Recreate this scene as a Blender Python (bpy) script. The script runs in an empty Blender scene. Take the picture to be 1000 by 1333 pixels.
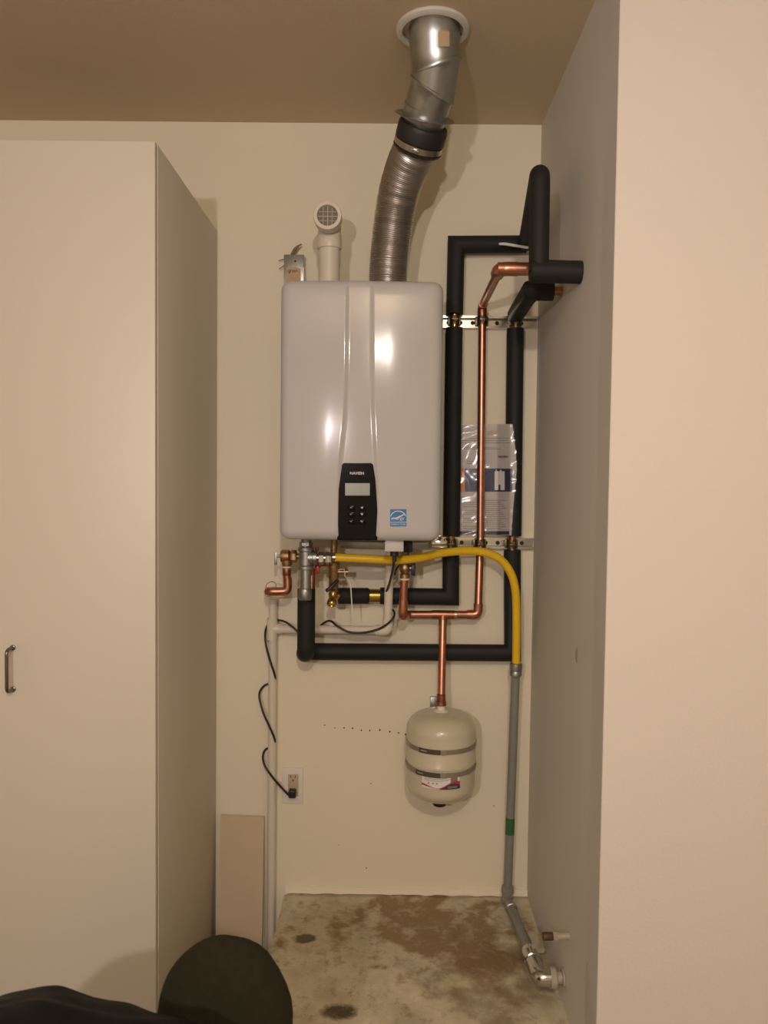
import bpy, bmesh, math, random
from mathutils import Vector, Matrix, noise
random.seed(7)
S = bpy.context.scene
COL = S.collection
PI = math.pi

# ------------------------------------------------------------------ camera
F, PITCH, ROLL, YAW, CAM = 997.0, 0.0407, -0.0112, 0.005, Vector((0, -2.42, 1.3338))
fwd = Vector((-math.sin(YAW)*math.cos(PITCH), math.cos(YAW)*math.cos(PITCH), -math.sin(PITCH)))
rgt = Vector((math.cos(YAW), math.sin(YAW), 0))
dwn = fwd.cross(rgt)
rgt, dwn = rgt*math.cos(ROLL)+dwn*math.sin(ROLL), -rgt*math.sin(ROLL)+dwn*math.cos(ROLL)
cd = bpy.data.cameras.new('camera'); cam = bpy.data.objects.new('camera', cd); COL.objects.link(cam)
m = Matrix((rgt, -dwn, -fwd)).transposed().to_4x4(); m.translation = CAM
cam.matrix_world = m
cd.sensor_fit = 'VERTICAL'; cd.sensor_height = 36; cd.lens = F/1333*36
cd.clip_start = 0.05
cd.dof.use_dof = True; cd.dof.focus_distance = 2.15; cd.dof.aperture_fstop = 4.5
S.camera = cam

# ------------------------------------------------------------------ world, lamps, exposure
w = bpy.data.worlds.new('world'); S.world = w; w.use_nodes = True
w.node_tree.nodes['Background'].inputs[0].default_value = (1, .85, .68, 1)
w.node_tree.nodes['Background'].inputs[1].default_value = 0.0
def bulb(name, loc, radius, power, col):
    l = bpy.data.lights.new(name, 'POINT'); l.energy = power; l.color = col; l.shadow_soft_size = radius
    o = bpy.data.objects.new(name, l); COL.objects.link(o); o.location = loc
    return o
bulb('ceiling_lamp', (0.09, -3.10, 2.15), .036, 62, (1, .92, .80))      # yellowish bulb, high
bulb('work_lamp', (-0.53, -3.40, 1.66), .04, 70, (1, .865, .885))        # pinkish bulb, lower and further left
S.view_settings.view_transform = 'Standard'; S.view_settings.look = 'None'
S.view_settings.gamma = 1; S.view_settings.use_curve_mapping = False
S.view_settings.exposure = 0.0

# ------------------------------------------------------------------ helpers
def W(px, py, Y):
    """world point on the sight line of a photo pixel (1000x1333) at the real depth y = Y"""
    d = rgt*((px-500)/F) + dwn*((py-666.5)/F) + fwd
    return CAM + d*((Y-CAM.y)/d.y)
def GP(px, py, z):
    """point of a sight line at the real height z"""
    d = rgt*((px-500)/F) + dwn*((py-666.5)/F) + fwd
    return CAM + d*((z-CAM.z)/d.z)
def XP(px, py, X):
    """point of a sight line on the plane x = X"""
    d = rgt*((px-500)/F) + dwn*((py-666.5)/F) + fwd
    return CAM + d*((X-CAM.x)/d.x)
def wid(px, Y): return px*(Y-CAM.y)/F

def lin(r, g, b):
    f = lambda c: ((c/255+.055)/1.055)**2.4 if c > 10 else c/255/12.92
    return (f(r), f(g), f(b), 1)
def mat(name, col, rough=.5, metal=0., var=.0, vscale=20., bump=.0, bscale=200., coat=0., spec=.5, sheen=0.):
    m = bpy.data.materials.new(name); m.use_nodes = True
    nt = m.node_tree; b = nt.nodes['Principled BSDF']
    b.inputs['Base Color'].default_value = (*col[:3], 1)
    b.inputs['Roughness'].default_value = rough; b.inputs['Metallic'].default_value = metal
    b.inputs['Coat Weight'].default_value = coat; b.inputs['Specular IOR Level'].default_value = spec
    b.inputs['Sheen Weight'].default_value = sheen
    tc = nt.nodes.new('ShaderNodeTexCoord')
    if var:
        n = nt.nodes.new('ShaderNodeTexNoise'); n.inputs['Scale'].default_value = vscale; n.inputs['Detail'].default_value = 6
        nt.links.new(tc.outputs['Object'], n.inputs['Vector'])
        r = nt.nodes.new('ShaderNodeMix'); r.data_type = 'RGBA'
        r.inputs[6].default_value = tuple(c*(1-var) for c in col[:3])+(1,)
        r.inputs[7].default_value = tuple(min(1, c*(1+var)) for c in col[:3])+(1,)
        nt.links.new(n.outputs['Fac'], r.inputs[0]); nt.links.new(r.outputs[2], b.inputs['Base Color'])
    if bump:
        n = nt.nodes.new('ShaderNodeTexNoise'); n.inputs['Scale'].default_value = bscale; n.inputs['Detail'].default_value = 3
        nt.links.new(tc.outputs['Object'], n.inputs['Vector'])
        bp = nt.nodes.new('ShaderNodeBump'); bp.inputs['Strength'].default_value = bump; bp.inputs['Distance'].default_value = .002
        nt.links.new(n.outputs['Fac'], bp.inputs['Height']); nt.links.new(bp.outputs['Normal'], b.inputs['Normal'])
    return m

ORG = {}
def thing(name, label, cat, loc=(0, 0, 0), group=None):
    o = bpy.data.objects.new(name, None); COL.objects.link(o); o.location = loc
    o.empty_display_size = .05
    o['label'] = label; o['category'] = cat
    if group: o['group'] = group
    ORG[o] = Vector(loc)
    return o
def obj(name, bm, ma, parent=None, smooth=True, label=None, org=None):
    o0 = ORG[parent] if parent is not None else Vector(org or (0, 0, 0))
    bmesh.ops.recalc_face_normals(bm, faces=bm.faces)
    if o0.length: bmesh.ops.translate(bm, verts=bm.verts, vec=-o0)
    me = bpy.data.meshes.new(name); bm.to_mesh(me); bm.free()
    if smooth:
        me.shade_smooth(); me.set_sharp_from_angle(angle=math.radians(38))
    me.materials.append(ma)
    o = bpy.data.objects.new(name, me); COL.objects.link(o)
    if parent is not None: o.parent = parent
    else: o.location = o0
    ORG[o] = o0
    if label: o['label'] = label
    return o
def tag(o, label, cat, group=None):
    o['label'] = label; o['category'] = cat
    if group: o['group'] = group
    return o
def struct(name, bm, ma, smooth=False, parent=None):
    o = obj(name, bm, ma, parent, smooth)
    if parent is None: o['kind'] = 'structure'
    return o
def B(): return bmesh.new()
def box(bm, lo, hi, bev=0., seg=2, rot=None):
    lo, hi = Vector(lo), Vector(hi)
    mx = Matrix.Translation((lo+hi)/2) @ (rot.to_4x4() if rot else Matrix()) @ Matrix.Diagonal((*(hi-lo), 1))
    r = bmesh.ops.create_cube(bm, size=1, matrix=mx)
    if bev:
        es = list({e for v in r['verts'] for e in v.link_edges})
        bmesh.ops.bevel(bm, geom=es, offset=bev, segments=seg, affect='EDGES', profile=.5)
    return bm
def fillet(pts, rad, n=7):
    pts = [Vector(p) for p in pts]; out = [pts[0]]
    for i in range(1, len(pts)-1):
        a, b, c = pts[i-1], pts[i], pts[i+1]
        u, v = (a-b), (c-b); lu, lv = u.length, v.length; u /= lu; v /= lv
        ang = PI - u.angle(v); d = min(rad*math.tan(ang/2), lu*.48, lv*.48)
        p0, p2 = b+u*d, b+v*d
        for k in range(n+1):
            t = k/n; out.append(p0*(1-t)**2 + b*2*t*(1-t) + p2*t*t)
    out.append(pts[-1]); return out
def spline(pts, n=8):
    pts = [Vector(p) for p in pts]
    q = [pts[0]*2-pts[1]]+pts+[pts[-1]*2-pts[-2]]; out = []
    for i in range(1, len(q)-2):
        a, b, c, d = q[i-1:i+3]
        for k in range(n):
            t = k/n
            out.append(.5*((2*b)+(c-a)*t+(2*a-5*b+4*c-d)*t*t+(3*b-a-3*c+d)*t**3))
    out.append(pts[-1]); return out
def tube(bm, pts, r, seg=16, caps=True, flat=None):
    pts = [Vector(p) for p in pts]; n = len(pts)
    rs = r if isinstance(r, (list, tuple)) else [r]*n
    T = [(pts[i+1]-pts[i]).normalized() for i in range(n-1)]
    t = T[0]; a = Vector((0, 0, 1)) if abs(t.z) < .9 else Vector((0, -1, 0))
    u = (a-t*a.dot(t)).normalized(); v = t.cross(u); rings = []
    for i in range(n):
        tin = T[max(0, i-1)]; tout = T[min(i, n-2)]
        nrm = (tin+tout); nrm = nrm.normalized() if nrm.length > 1e-6 else tin
        ring = []
        for k in range(seg):
            an = 2*PI*k/seg
            o = (u*math.cos(an)+v*math.sin(an)*(flat or 1))*rs[i]
            den = tin.dot(nrm)
            if abs(den) > .2: o = o - tin*(o.dot(nrm)/den)
            ring.append(bm.verts.new(pts[i]+o))
        rings.append(ring)
        if i < n-1:
            q = tin.rotation_difference(tout); u = q @ u; v = q @ v
    for A, C in zip(rings, rings[1:]):
        for k in range(seg):
            bm.faces.new((A[k], A[(k+1) % seg], C[(k+1) % seg], C[k]))
    if caps:
        bm.faces.new(rings[0][::-1]); bm.faces.new(rings[-1])
    return bm
def lathe(bm, prof, origin=(0, 0, 0), axis=(0, 0, 1), seg=32, close=False):
    """profile of (radius, height) turned about an axis"""
    q = Vector((0, 0, 1)).rotation_difference(Vector(axis)); o = Vector(origin); rings = []
    for r, h in prof:
        if r < 1e-6: rings.append([bm.verts.new(o+q @ Vector((0, 0, h)))])
        else: rings.append([bm.verts.new(o+q @ Vector((r*math.cos(2*PI*k/seg), r*math.sin(2*PI*k/seg), h))) for k in range(seg)])
    pairs = list(zip(rings, rings[1:])) + ([(rings[-1], rings[0])] if close else [])
    for A, C in pairs:
        for k in range(seg):
            j = (k+1) % seg
            if len(A) == 1 and len(C) == 1: continue
            if len(A) == 1: bm.faces.new((A[0], C[j], C[k]))
            elif len(C) == 1: bm.faces.new((A[k], A[j], C[0]))
            else: bm.faces.new((A[k], A[j], C[j], C[k]))
    if not close:
        for R_ in (rings[0], rings[-1]):
            if len(R_) > 1: bm.faces.new(R_)
    return bm
def hexa(bm, origin, axis, r, h):                    # hexagonal nut
    return lathe(bm, [(r*.9, 0), (r, h*.12), (r, h*.88), (r*.9, h)], origin, axis, 6)
def prism(bm, pts, off):
    """closed polygon of 3-d points extruded by a vector"""
    a = [bm.verts.new(Vector(p)) for p in pts]; b = [bm.verts.new(Vector(p)+Vector(off)) for p in pts]
    n = len(a); bm.faces.new(a); bm.faces.new(b[::-1])
    for i in range(n): bm.faces.new((a[i], b[i], b[(i+1) % n], a[(i+1) % n]))
    return bm
def text_bm(body, size, map3, shear=0., bold=.0):
    """lettering as a flat mesh; map3 puts its (u, v) on a surface; u, v centred, in metres"""
    c = bpy.data.curves.new('text', 'FONT'); c.body = body; c.size = size; c.align_x = 'CENTER'; c.align_y = 'CENTER'
    c.shear = shear; c.offset = bold; c.resolution_u = 3
    o = bpy.data.objects.new('text', c); COL.objects.link(o)
    dg = bpy.context.evaluated_depsgraph_get(); dg.update()
    me = bpy.data.meshes.new_from_object(o.evaluated_get(dg))
    bm = bmesh.new(); bm.from_mesh(me)
    bpy.data.objects.remove(o); bpy.data.curves.remove(c); bpy.data.meshes.remove(me)
    for v in bm.verts: v.co = map3(v.co.x, v.co.y)
    return bm
def interp(tab, t):
    if t <= tab[0][0]: return tab[0][1]
    for (a, x), (b, y) in zip(tab, tab[1:]):
        if t <= b: return x+(y-x)*(t-a)/(b-a)
    return tab[-1][1]
def sstep(a, b, x):
    t = max(0, min(1, (x-a)/(b-a))); return t*t*(3-2*t)

# ------------------------------------------------------------------ materials
M = {}
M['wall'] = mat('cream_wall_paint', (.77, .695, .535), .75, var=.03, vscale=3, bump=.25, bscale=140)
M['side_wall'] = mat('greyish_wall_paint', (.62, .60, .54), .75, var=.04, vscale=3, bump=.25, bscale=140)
M['jamb'] = mat('beige_wall_paint', (.72, .65, .57), .75, var=.02, vscale=3, bump=.25, bscale=140)
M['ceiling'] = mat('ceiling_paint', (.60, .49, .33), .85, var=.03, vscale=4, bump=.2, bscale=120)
M['laminate'] = mat('white_laminate', (.62, .57, .475), .45, bump=.08, bscale=300)
M['laminate_edge'] = mat('laminate_edge_band', (.62, .54, .42), .5)
M['white_enamel'] = mat('white_enamel', (.52, .50, .485), .095)
M['white_plastic'] = mat('white_plastic', (.60, .57, .52), .4)
M['black_gloss'] = mat('black_gloss_plastic', (.006, .006, .0055), .12, spec=.16)
M['black_plastic'] = mat('black_plastic', (.018, .017, .016), .45)
M['lcd'] = mat('lcd_glass', (.30, .33, .27), .25)
M['print_white'] = mat('white_print', (.72, .70, .67), .6)
M['print_grey'] = mat('grey_print', (.38, .35, .31), .6)
M['print_dark'] = mat('dark_print', (.05, .045, .045), .5)
M['blue'] = mat('blue_sticker', (.03, .17, .42), .4)
M['navy'] = mat('navy_print', (.035, .04, .085), .45)
M['orange'] = mat('orange_print', (.62, .22, .06), .5)
M['red_print'] = mat('red_print', (.55, .04, .04), .4)
M['foam'] = mat('black_foam_rubber', (.014, .014, .012), .62, var=.15, vscale=30, bump=.12, bscale=220, spec=.3)
M['copper'] = mat('copper_tube', (.54, .25, .165), .35, 1., var=.3, vscale=22, bump=.05, bscale=60)
M['copper_dark'] = mat('tarnished_copper', (.40, .18, .11), .38, 1., var=.35, vscale=30)
M['bronze'] = mat('cast_bronze', (.42, .27, .14), .42, 1., var=.2, vscale=60, bump=.3, bscale=350)
M['brass'] = mat('bright_brass', (.52, .35, .11), .27, 1., var=.1, vscale=30)
M['zinc'] = mat('yellow_zinc_clamp', (.17, .13, .075), .4, 1., var=.2, vscale=60)
M['galv'] = mat('galvanised_steel', (.43, .445, .44), .36, 1., var=.22, vscale=25, bump=.05, bscale=60)
M['iron'] = mat('galvanised_iron', (.36, .36, .35), .42, 1., var=.18, vscale=60, bump=.25, bscale=300)
M['steel'] = mat('bright_steel', (.58, .57, .54), .2, 1.)
M['strut'] = mat('bright_strut_steel', (.74, .72, .66), .2, 1., var=.15, vscale=40, bump=.1, bscale=80)
M['alu'] = mat('corrugated_aluminium', (.56, .53, .50), .34, 1., var=.12, vscale=12)
M['rubber'] = mat('black_rubber', (.016, .015, .014), .5)
M['band'] = mat('clamp_band_steel', (.50, .44, .37), .3, 1.)
M['pvc'] = mat('cream_pvc', (.68, .62, .50), .35)
M['screen'] = mat('dark_screen', (.19, .165, .12), .7)  # even dark tone of the intake mesh disc
M['wire'] = mat('screen_wire', (.55, .5, .4), .5)
M['yellow'] = mat('yellow_coated_hose', (.74, .47, .012), .38, var=.08, vscale=40, bump=.1, bscale=150)
M['tank'] = mat('beige_tank_enamel', (.56, .51, .37), .27, coat=.2)
M['strap'] = mat('dull_strap_steel', (.40, .34, .28), .4, .7, var=.12, vscale=30)
M['strap_dark'] = mat('dark_strap_end', (.075, .06, .05), .45)
M['card'] = mat('brown_card', (.50, .36, .22), .8, var=.1, vscale=60)
M['panel'] = mat('tan_board', (.57, .45, .30), .75, var=.08, vscale=7, bump=.1, bscale=90)
M['cable_brown'] = mat('brown_cloth_cable', (.22, .15, .08), .8)
M['grey_paint'] = mat('grey_pipe_paint', (.22, .215, .195), .42, var=.12, vscale=30, bump=.1, bscale=150)
M['green'] = mat('green_tape', (.03, .12, .035), .5)
M['teflon'] = mat('white_thread_tape', (.75, .70, .6), .6)
M['red_plastic'] = mat('red_plastic', (.38, .02, .02), .4)
M['blue_plastic'] = mat('dark_blue_plastic', (.01, .012, .06), .4)
M['plate'] = mat('outlet_plate_plastic', (.74, .68, .60), .4)
M['almond'] = mat('almond_plastic', (.47, .38, .24), .4)
M['handle'] = mat('brushed_dark_nickel', (.20, .17, .14), .32, 1.)
M['putty'] = mat('grey_putty', (.34, .29, .23), .8)
M['hole'] = mat('dark_hole', (.05, .035, .02), .9)
M['rust'] = mat('brown_pipe_cap', (.10, .055, .035), .6, .3, var=.3, vscale=60)
M['old_white'] = mat('flaking_white_paint', (.38, .33, .25), .6, var=.3, vscale=80, bump=.3, bscale=150)
M['fabric_brown'] = mat('dark_brown_fabric', (.024, .021, .011), .95, var=.3, vscale=60, bump=.5, bscale=300, sheen=.02, spec=.1)
M['black_bag'] = mat('black_soft_plastic', (.005, .0045, .004), .6, bump=.2, bscale=60, spec=.2)
M['chair_metal'] = mat('dark_chair_metal', (.03, .03, .03), .4, .8)

def concrete():
    m = bpy.data.materials.new('stained_concrete'); m.use_nodes = True; nt = m.node_tree; b = nt.nodes['Principled BSDF']
    N = nt.nodes.new; L = nt.links.new
    tc = N('ShaderNodeTexCoord'); geo = N('ShaderNodeSeparateXYZ'); L(tc.outputs['Object'], geo.inputs[0])
    def nz(sc, det=8, ro=.6):
        n = N('ShaderNodeTexNoise'); n.inputs['Scale'].default_value = sc; n.inputs['Detail'].default_value = det; n.inputs['Roughness'].default_value = ro
        L(tc.outputs['Object'], n.inputs['Vector']); return n.outputs['Fac']
    def ramp(f, a, b_):
        r = N('ShaderNodeMapRange'); r.inputs[1].default_value = a; r.inputs[2].default_value = b_; L(f, r.inputs[0]); return r.outputs[0]
    def mix(f, a, b_):
        x = N('ShaderNodeMix'); x.data_type = 'RGBA'; L(f, x.inputs[0])
        for i, c in ((6, a), (7, b_)):
            if isinstance(c, tuple): x.inputs[i].default_value = (*c, 1)
            else: L(c, x.inputs[i])
        return x.outputs[2]
    def math_(op, a, b_):
        x = N('ShaderNodeMath'); x.operation = op
        for i, c in ((0, a), (1, b_)):
            if isinstance(c, (int, float)): x.inputs[i].default_value = c
            else: L(c, x.inputs[i])
        return x.outputs[0]
    base = mix(ramp(nz(9), .3, .7), (.42, .37, .25), (.70, .62, .44))
    # rust spread: strongest along the middle and right of the pad
    def blob(cx, cy, rx, ry):
        dx = math_('DIVIDE', math_('SUBTRACT', geo.outputs[0], cx), rx); dy = math_('DIVIDE', math_('SUBTRACT', geo.outputs[1], cy), ry)
        d = math_('SQRT', math_('ADD', math_('MULTIPLY', dx, dx), math_('MULTIPLY', dy, dy)), 0.)
        return math_('SUBTRACT', 1., d)
    big = math_('ADD', math_('MULTIPLY', blob(.08, -.17, .42, .22), .8), math_('MULTIPLY', math_('SUBTRACT', nz(9), .5), 3.4))
    big2 = math_('ADD', math_('MULTIPLY', blob(.30, -.37, .24, .26), .8), math_('MULTIPLY', math_('SUBTRACT', nz(11), .5), 2.2))
    c = mix(ramp(big, .15, .55), base, (.27, .19, .09))
    c = mix(ramp(big2, .1, .65), c, (.22, .14, .07))
    sp = math_('ADD', math_('MULTIPLY', blob(-.225, -.245, .05, .035), 1.), math_('MULTIPLY', math_('SUBTRACT', nz(40), .5), 1.))
    sp2 = math_('ADD', math_('MULTIPLY', blob(-.11, -.55, .06, .04), 1.), math_('MULTIPLY', math_('SUBTRACT', nz(33), .5), 1.2))
    c = mix(ramp(sp, .2, .5), c, (.13, .10, .06)); c = mix(ramp(sp2, .1, .5), c, (.10, .07, .04))
    spk = nz(45, 10, .75)
    c = mix(ramp(spk, .60, .72), c, (.16, .10, .055))
    fine = nz(22, 10, .8)
    c = mix(ramp(fine, .52, .68), c, mix(ramp(nz(5), .4, .6), (.24, .165, .085), (.42, .34, .22)))
    L(c, b.inputs['Base Color']); b.inputs['Roughness'].default_value = .85
    bp = N('ShaderNodeBump'); bp.inputs['Strength'].default_value = .5; bp.inputs['Distance'].default_value = .004
    L(nz(60, 8), bp.inputs['Height']); L(bp.outputs['Normal'], b.inputs['Normal'])
    return m
M['concrete'] = concrete()
M['garage'] = mat('garage_concrete', (.30, .26, .20), .85, var=.2, vscale=6, bump=.4, bscale=60)
def film():
    m = bpy.data.materials.new('clear_plastic_film'); m.use_nodes = True; nt = m.node_tree
    nt.nodes.remove(nt.nodes['Principled BSDF'])
    g = nt.nodes.new('ShaderNodeBsdfGlossy'); g.inputs['Roughness'].default_value = .16
    t = nt.nodes.new('ShaderNodeBsdfTransparent'); mx = nt.nodes.new('ShaderNodeMixShader'); mx.inputs[0].default_value = .045
    nt.links.new(t.outputs[0], mx.inputs[1]); nt.links.new(g.outputs[0], mx.inputs[2])
    nt.links.new(mx.outputs[0], nt.nodes['Material Output'].inputs[0]); return m
M['film'] = film()

# ------------------------------------------------------------------ the setting
XR, YJ, ZC, ZF, XS = .4623, -.8142, 2.4397, -.30, W(370, 1166, -.004).x
wall_back = struct('wall_back', box(B(), (-3, 0, ZF), (XR, .1, ZC)), M['wall'])
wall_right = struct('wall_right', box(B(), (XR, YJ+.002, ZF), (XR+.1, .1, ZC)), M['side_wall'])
struct('wall_front', box(B(), (XR, YJ-.0, ZF), (3, YJ+.1, ZC), .004, 2), M['jamb'], True)
struct('wall_left', box(B(), (-3.1, -6, ZF), (-3, .1, ZC)), M['wall'])
struct('wall_far_right', box(B(), (3, -6, ZF), (3.1, YJ+.1, ZC)), M['wall'])
struct('wall_rear', box(B(), (-3.1, -6.1, ZF), (3.1, -6, ZC)), M['wall'])
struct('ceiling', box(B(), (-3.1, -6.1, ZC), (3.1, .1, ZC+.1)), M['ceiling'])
struct('floor', box(B(), (-3.1, -6.1, ZF-.1), (3.1, .1, ZF)), M['garage'])
# raised concrete pad the niche stands on, its top a little uneven, chipped along its edges
bm = B(); nx, ny = 48, 40; gy0, gy1 = -.72, 0.
V = [[None]*(ny+1) for _ in range(nx+1)]
for i in range(nx+1):
    for j in range(ny+1):
        x = XS+(XR-XS)*i/nx; y = gy0+(gy1-gy0)*j/ny
        z = .004*noise.fractal(Vector((x*7, y*7, 3)), 1, 2, 4)
        if i == 0: x += .005*noise.noise(Vector((0, y*14, 7))); z -= .006
        if j == 0: y += .006*noise.noise(Vector((x*14, 0, 9))); z -= .006
        V[i][j] = bm.verts.new((x, y, z))
for i in range(nx):
    for j in range(ny): bm.faces.new((V[i][j], V[i+1][j], V[i+1][j+1], V[i][j+1]))
edge = [V[i][0] for i in range(nx+1)]+[V[nx][j] for j in range(1, ny+1)]+[V[i][ny] for i in range(nx-1, -1, -1)]+[V[0][j] for j in range(ny-1, 0, -1)]
low = [bm.verts.new((v.co.x, v.co.y, ZF)) for v in edge]
for k in range(len(edge)): bm.faces.new((edge[k], edge[(k+1) % len(edge)], low[(k+1) % len(edge)], low[k]))
struct('concrete_pad', bm, M['concrete'], True)
# plastered lip at the foot of the back wall, its lower edge broken
bm = B(); n = 60; rows = []
for i in range(n+1):
    x = XS+.004+(XR-XS-.004)*i/n; k = noise.noise(Vector((x*25, 1, 2)))
    e = .004*k; t = .002*noise.noise(Vector((x*9, 5, 2)))
    rows.append([bm.verts.new(p) for p in ((x, 0, .026+t), (x, -.007, .024+t), (x, -.012+e*.3, .006+e), (x, 0, .003+e))])
for a, c in zip(rows, rows[1:]):
    for k in range(4): bm.faces.new((a[k], a[(k+1) % 4], c[(k+1) % 4], c[k]))
bm.faces.new(rows[0]); bm.faces.new(rows[-1][::-1])
struct('baseboard_back', bm, M['wall'], True)
# row of small drill holes in the back wall
bm = B()
for px, py, r in ((422.5, 944, 1), (436, 947.5, .9), (448, 947.5, 1.2), (459, 948, 1.3), (470.5, 950.5, 1.2), (481.5, 951, 1.2), (494.5, 950.3, 1.4), (507.5, 952.5, 1.4), (519, 954, 1.3), (528, 956, 1.2), (483, 1020, .8), (643, 1049, .8), (477, 1130, 1.0), (441, 1100, .7)):
    lathe(bm, [(.0022*r, 0), (.002*r, .0012), (.0012*r, .0004)], W(px, py, 0)+Vector((0, .0002, 0)), (0, -1, 0), 10)
h = obj('drill_holes', bm, M['hole'], wall_back); h['kind'] = 'stuff'
p = W(755, 853, -.55); bm = B()
lathe(bm, [(.0, .002), (.006, .0018), (.010, 0)], (0, 0, 0), (-1, 0, 0), 16)
d_ = XR*F/(755-505)
bmesh.ops.scale(bm, verts=bm.verts, vec=(1, .9, 2.0)); bmesh.ops.translate(bm, verts=bm.verts, vec=(XR, d_-2.42, W(755, 853, d_-2.42).z))
obj('putty_patch', bm, M['putty'], wall_right)

# ------------------------------------------------------------------ cabinet
CX, CY, CZ = -.5417, -.6375, 2.105
cb = thing('tall_cabinet', 'tall white laminate cabinet with a flat door, left of the water heater', 'cabinet', (-.945, -.32, ZF))
obj('body', box(B(), (-1.348, CY+.021, ZF), (CX, -.002, CZ), .001), M['laminate'], cb)
for x0, x1, hx in ((-.943, CX, W(17, 870, CY).x), (-1.348, -.946, -.946-(W(17, 870, CY).x+.943))):
    dr = obj('door', box(B(), (x0, CY, ZF+.06), (x1-.001, CY+.019, CZ-.001), .0012), M['laminate'], cb)
    zt, zb = W(17, 843, CY).z, W(17, 897, CY).z
    bm = tube(B(), fillet([(hx, CY+.002, zt), (hx, CY-.03, zt), (hx, CY-.03, zb), (hx, CY+.002, zb)], .012), .0042, 12)
    for z in (zt, zb): lathe(bm, [(.0065, 0), (.0065, .003), (.005, .004)], (hx, CY, z), (0, -1, 0), 14)
    obj('handle', bm, M['handle'], dr, label='dark brushed bar handle')
obj('edge_band', box(B(), (CX-.004, CY+.0195, ZF+.06), (CX+.0006, CY+.0235, CZ-.001)), M['laminate_edge'], cb)

# tan board leaning on the wall between cabinet and drain pipe
p0, p1 = W(287.5, 1061, -.012), W(344, 1063, -.012); bm = B()
zb = ZF+.001
a, b = Vector((p0.x, -.006, p0.z)), Vector((p1.x, -.006, p1.z))
c, d = Vector((p1.x+.004, -.075, zb)), Vector((p0.x+.001, -.075, zb))
prism(bm, [a, b, c, d], Vector((0, -.009, -.001)))
tag(obj('board', bm, M['panel'], None, False, org=((p0+p1)/2).xy.to_3d()+Vector((0, -.06, ZF))), 'narrow tan board leaning against the back wall beside the cabinet', 'board')

# ------------------------------------------------------------------ water heater
HX0, HX1, HZ0, HZ1, HY = -.2958, .1442, 1.1707, 1.872, -.351
hcx, ha, hcz, hb = (HX0+HX1)/2, (HX1-HX0)/2, (HZ0+HZ1)/2, (HZ1-HZ0)/2
def yf(x): return HY-.004+.010*((x-hcx)/ha)**2
wh = thing('water_heater', 'white wall-hung tankless water heater with a black control panel', 'water heater', (hcx, -.17, HZ0))
LT = [(W(0, y, HY).z, W(x, y, HY).x) for x, y in ((440, 703), (441, 640), (442.5, 605), (446, 570), (449, 540), (451, 500), (452, 450), (452.5, 362))]
RT = [(W(0, y, HY).z, W(x, y, HY).x) for x, y in ((491.5, 703), (491, 640), (489.5, 605), (487.5, 570), (486, 540), (485, 500), (484.5, 450), (484.5, 362))]
# smooth those edge curves
LTs = [(z.x, z.y) for z in spline([(a, b, 0) for a, b in LT], 6)]; RTs = [(z.x, z.y) for z in spline([(a, b, 0) for a, b in RT], 6)]
fr, rc = .028, .028
def us():
    s = set()
    for k in range(9): s.add(HX0+fr*(1-math.cos(k/8*PI/2))); s.add(HX1-fr*(1-math.cos(k/8*PI/2)))
    for k in range(11): s.add(HX0+fr+k*(2*ha-2*fr)/10)
    return sorted(s)
def edges_cols(z):
    l, r = interp(LTs, z), interp(RTs, z); g = .008
    L_ = [HX0+fr*(1-math.cos(k/8*PI/2)) for k in range(9)]
    L_ += [HX0+fr+(l-g-HX0-fr)*k/8 for k in range(1, 9)]
    L_ += [l-g+2*g*k/10 for k in range(1, 11)]
    L_ += [l+g+(r-l-2*g)*k/6 for k in range(1, 7)]
    L_ += [r-g+2*g*k/10 for k in range(1, 11)]
    L_ += [r+g+(HX1-fr-r-g)*k/8 for k in range(1, 9)]
    L_ += [HX1-fr*(1-math.cos((8-k)/8*PI/2)) for k in range(1, 9)]
    return L_, l, r
zr = .028
rowsz = [HZ0+zr*(1-math.cos(k/7*PI/2)) for k in range(8)]+[HZ0+zr+(2*hb-2*zr)*k/40 for k in range(1, 41)]+[HZ1-zr*(1-math.cos((7-k)/7*PI/2)) for k in range(1, 8)]
bm = B(); G = []
for z in rowsz:
    cols, l, r = edges_cols(z); row = []
    for x in cols:
        X, Z = x, z
        # rounded outline: pull corner points onto the corner arc
        qx, qz = ha-abs(x-hcx), hb-abs(z-hcz)
        if qx < rc and qz < rc:
            vx, vz = rc-qx, rc-qz; L_ = math.hypot(vx, vz); mmax = max(vx, vz)
            k = mmax/L_ if L_ > 1e-9 else 1
            X = hcx+math.copysign(ha-rc+vx*k, x-hcx); Z = hcz+math.copysign(hb-rc+vz*k, z-hcz)
        dx, dz = max(0, 1-qx/fr), max(0, 1-qz/zr); dd = min(1, max(dx, dz))
        y = yf(x)+.026*(1-math.sqrt(max(0, 1-dd*dd)))
        g = .006
        rec = sstep(l-g, l+g, x)*(1-sstep(r-g, r+g, x))
        bead = math.exp(-((x-l+.007)/.003)**2)+math.exp(-((x-r-.007)/.003)**2)
        y += .005*rec*(1-dd) - .0008*bead*(1-dd)
        row.append(bm.verts.new((X, y, Z)))
    G.append(row)
for A, C in zip(G, G[1:]):
    for k in range(len(A)-1): bm.faces.new((A[k], A[k+1], C[k+1], C[k]))
rim = G[0]+[g[-1] for g in G[1:]]+G[-1][-2::-1]+[g[0] for g in G[-2:0:-1]]
back = [bm.verts.new((v.co.x, -.035, v.co.z)) for v in rim]
for k in range(len(rim)): bm.faces.new((rim[k], rim[(k+1) % len(rim)], back[(k+1) % len(rim)], back[k]))
obj('casing', bm, M['white_enamel'], wh)
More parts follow.
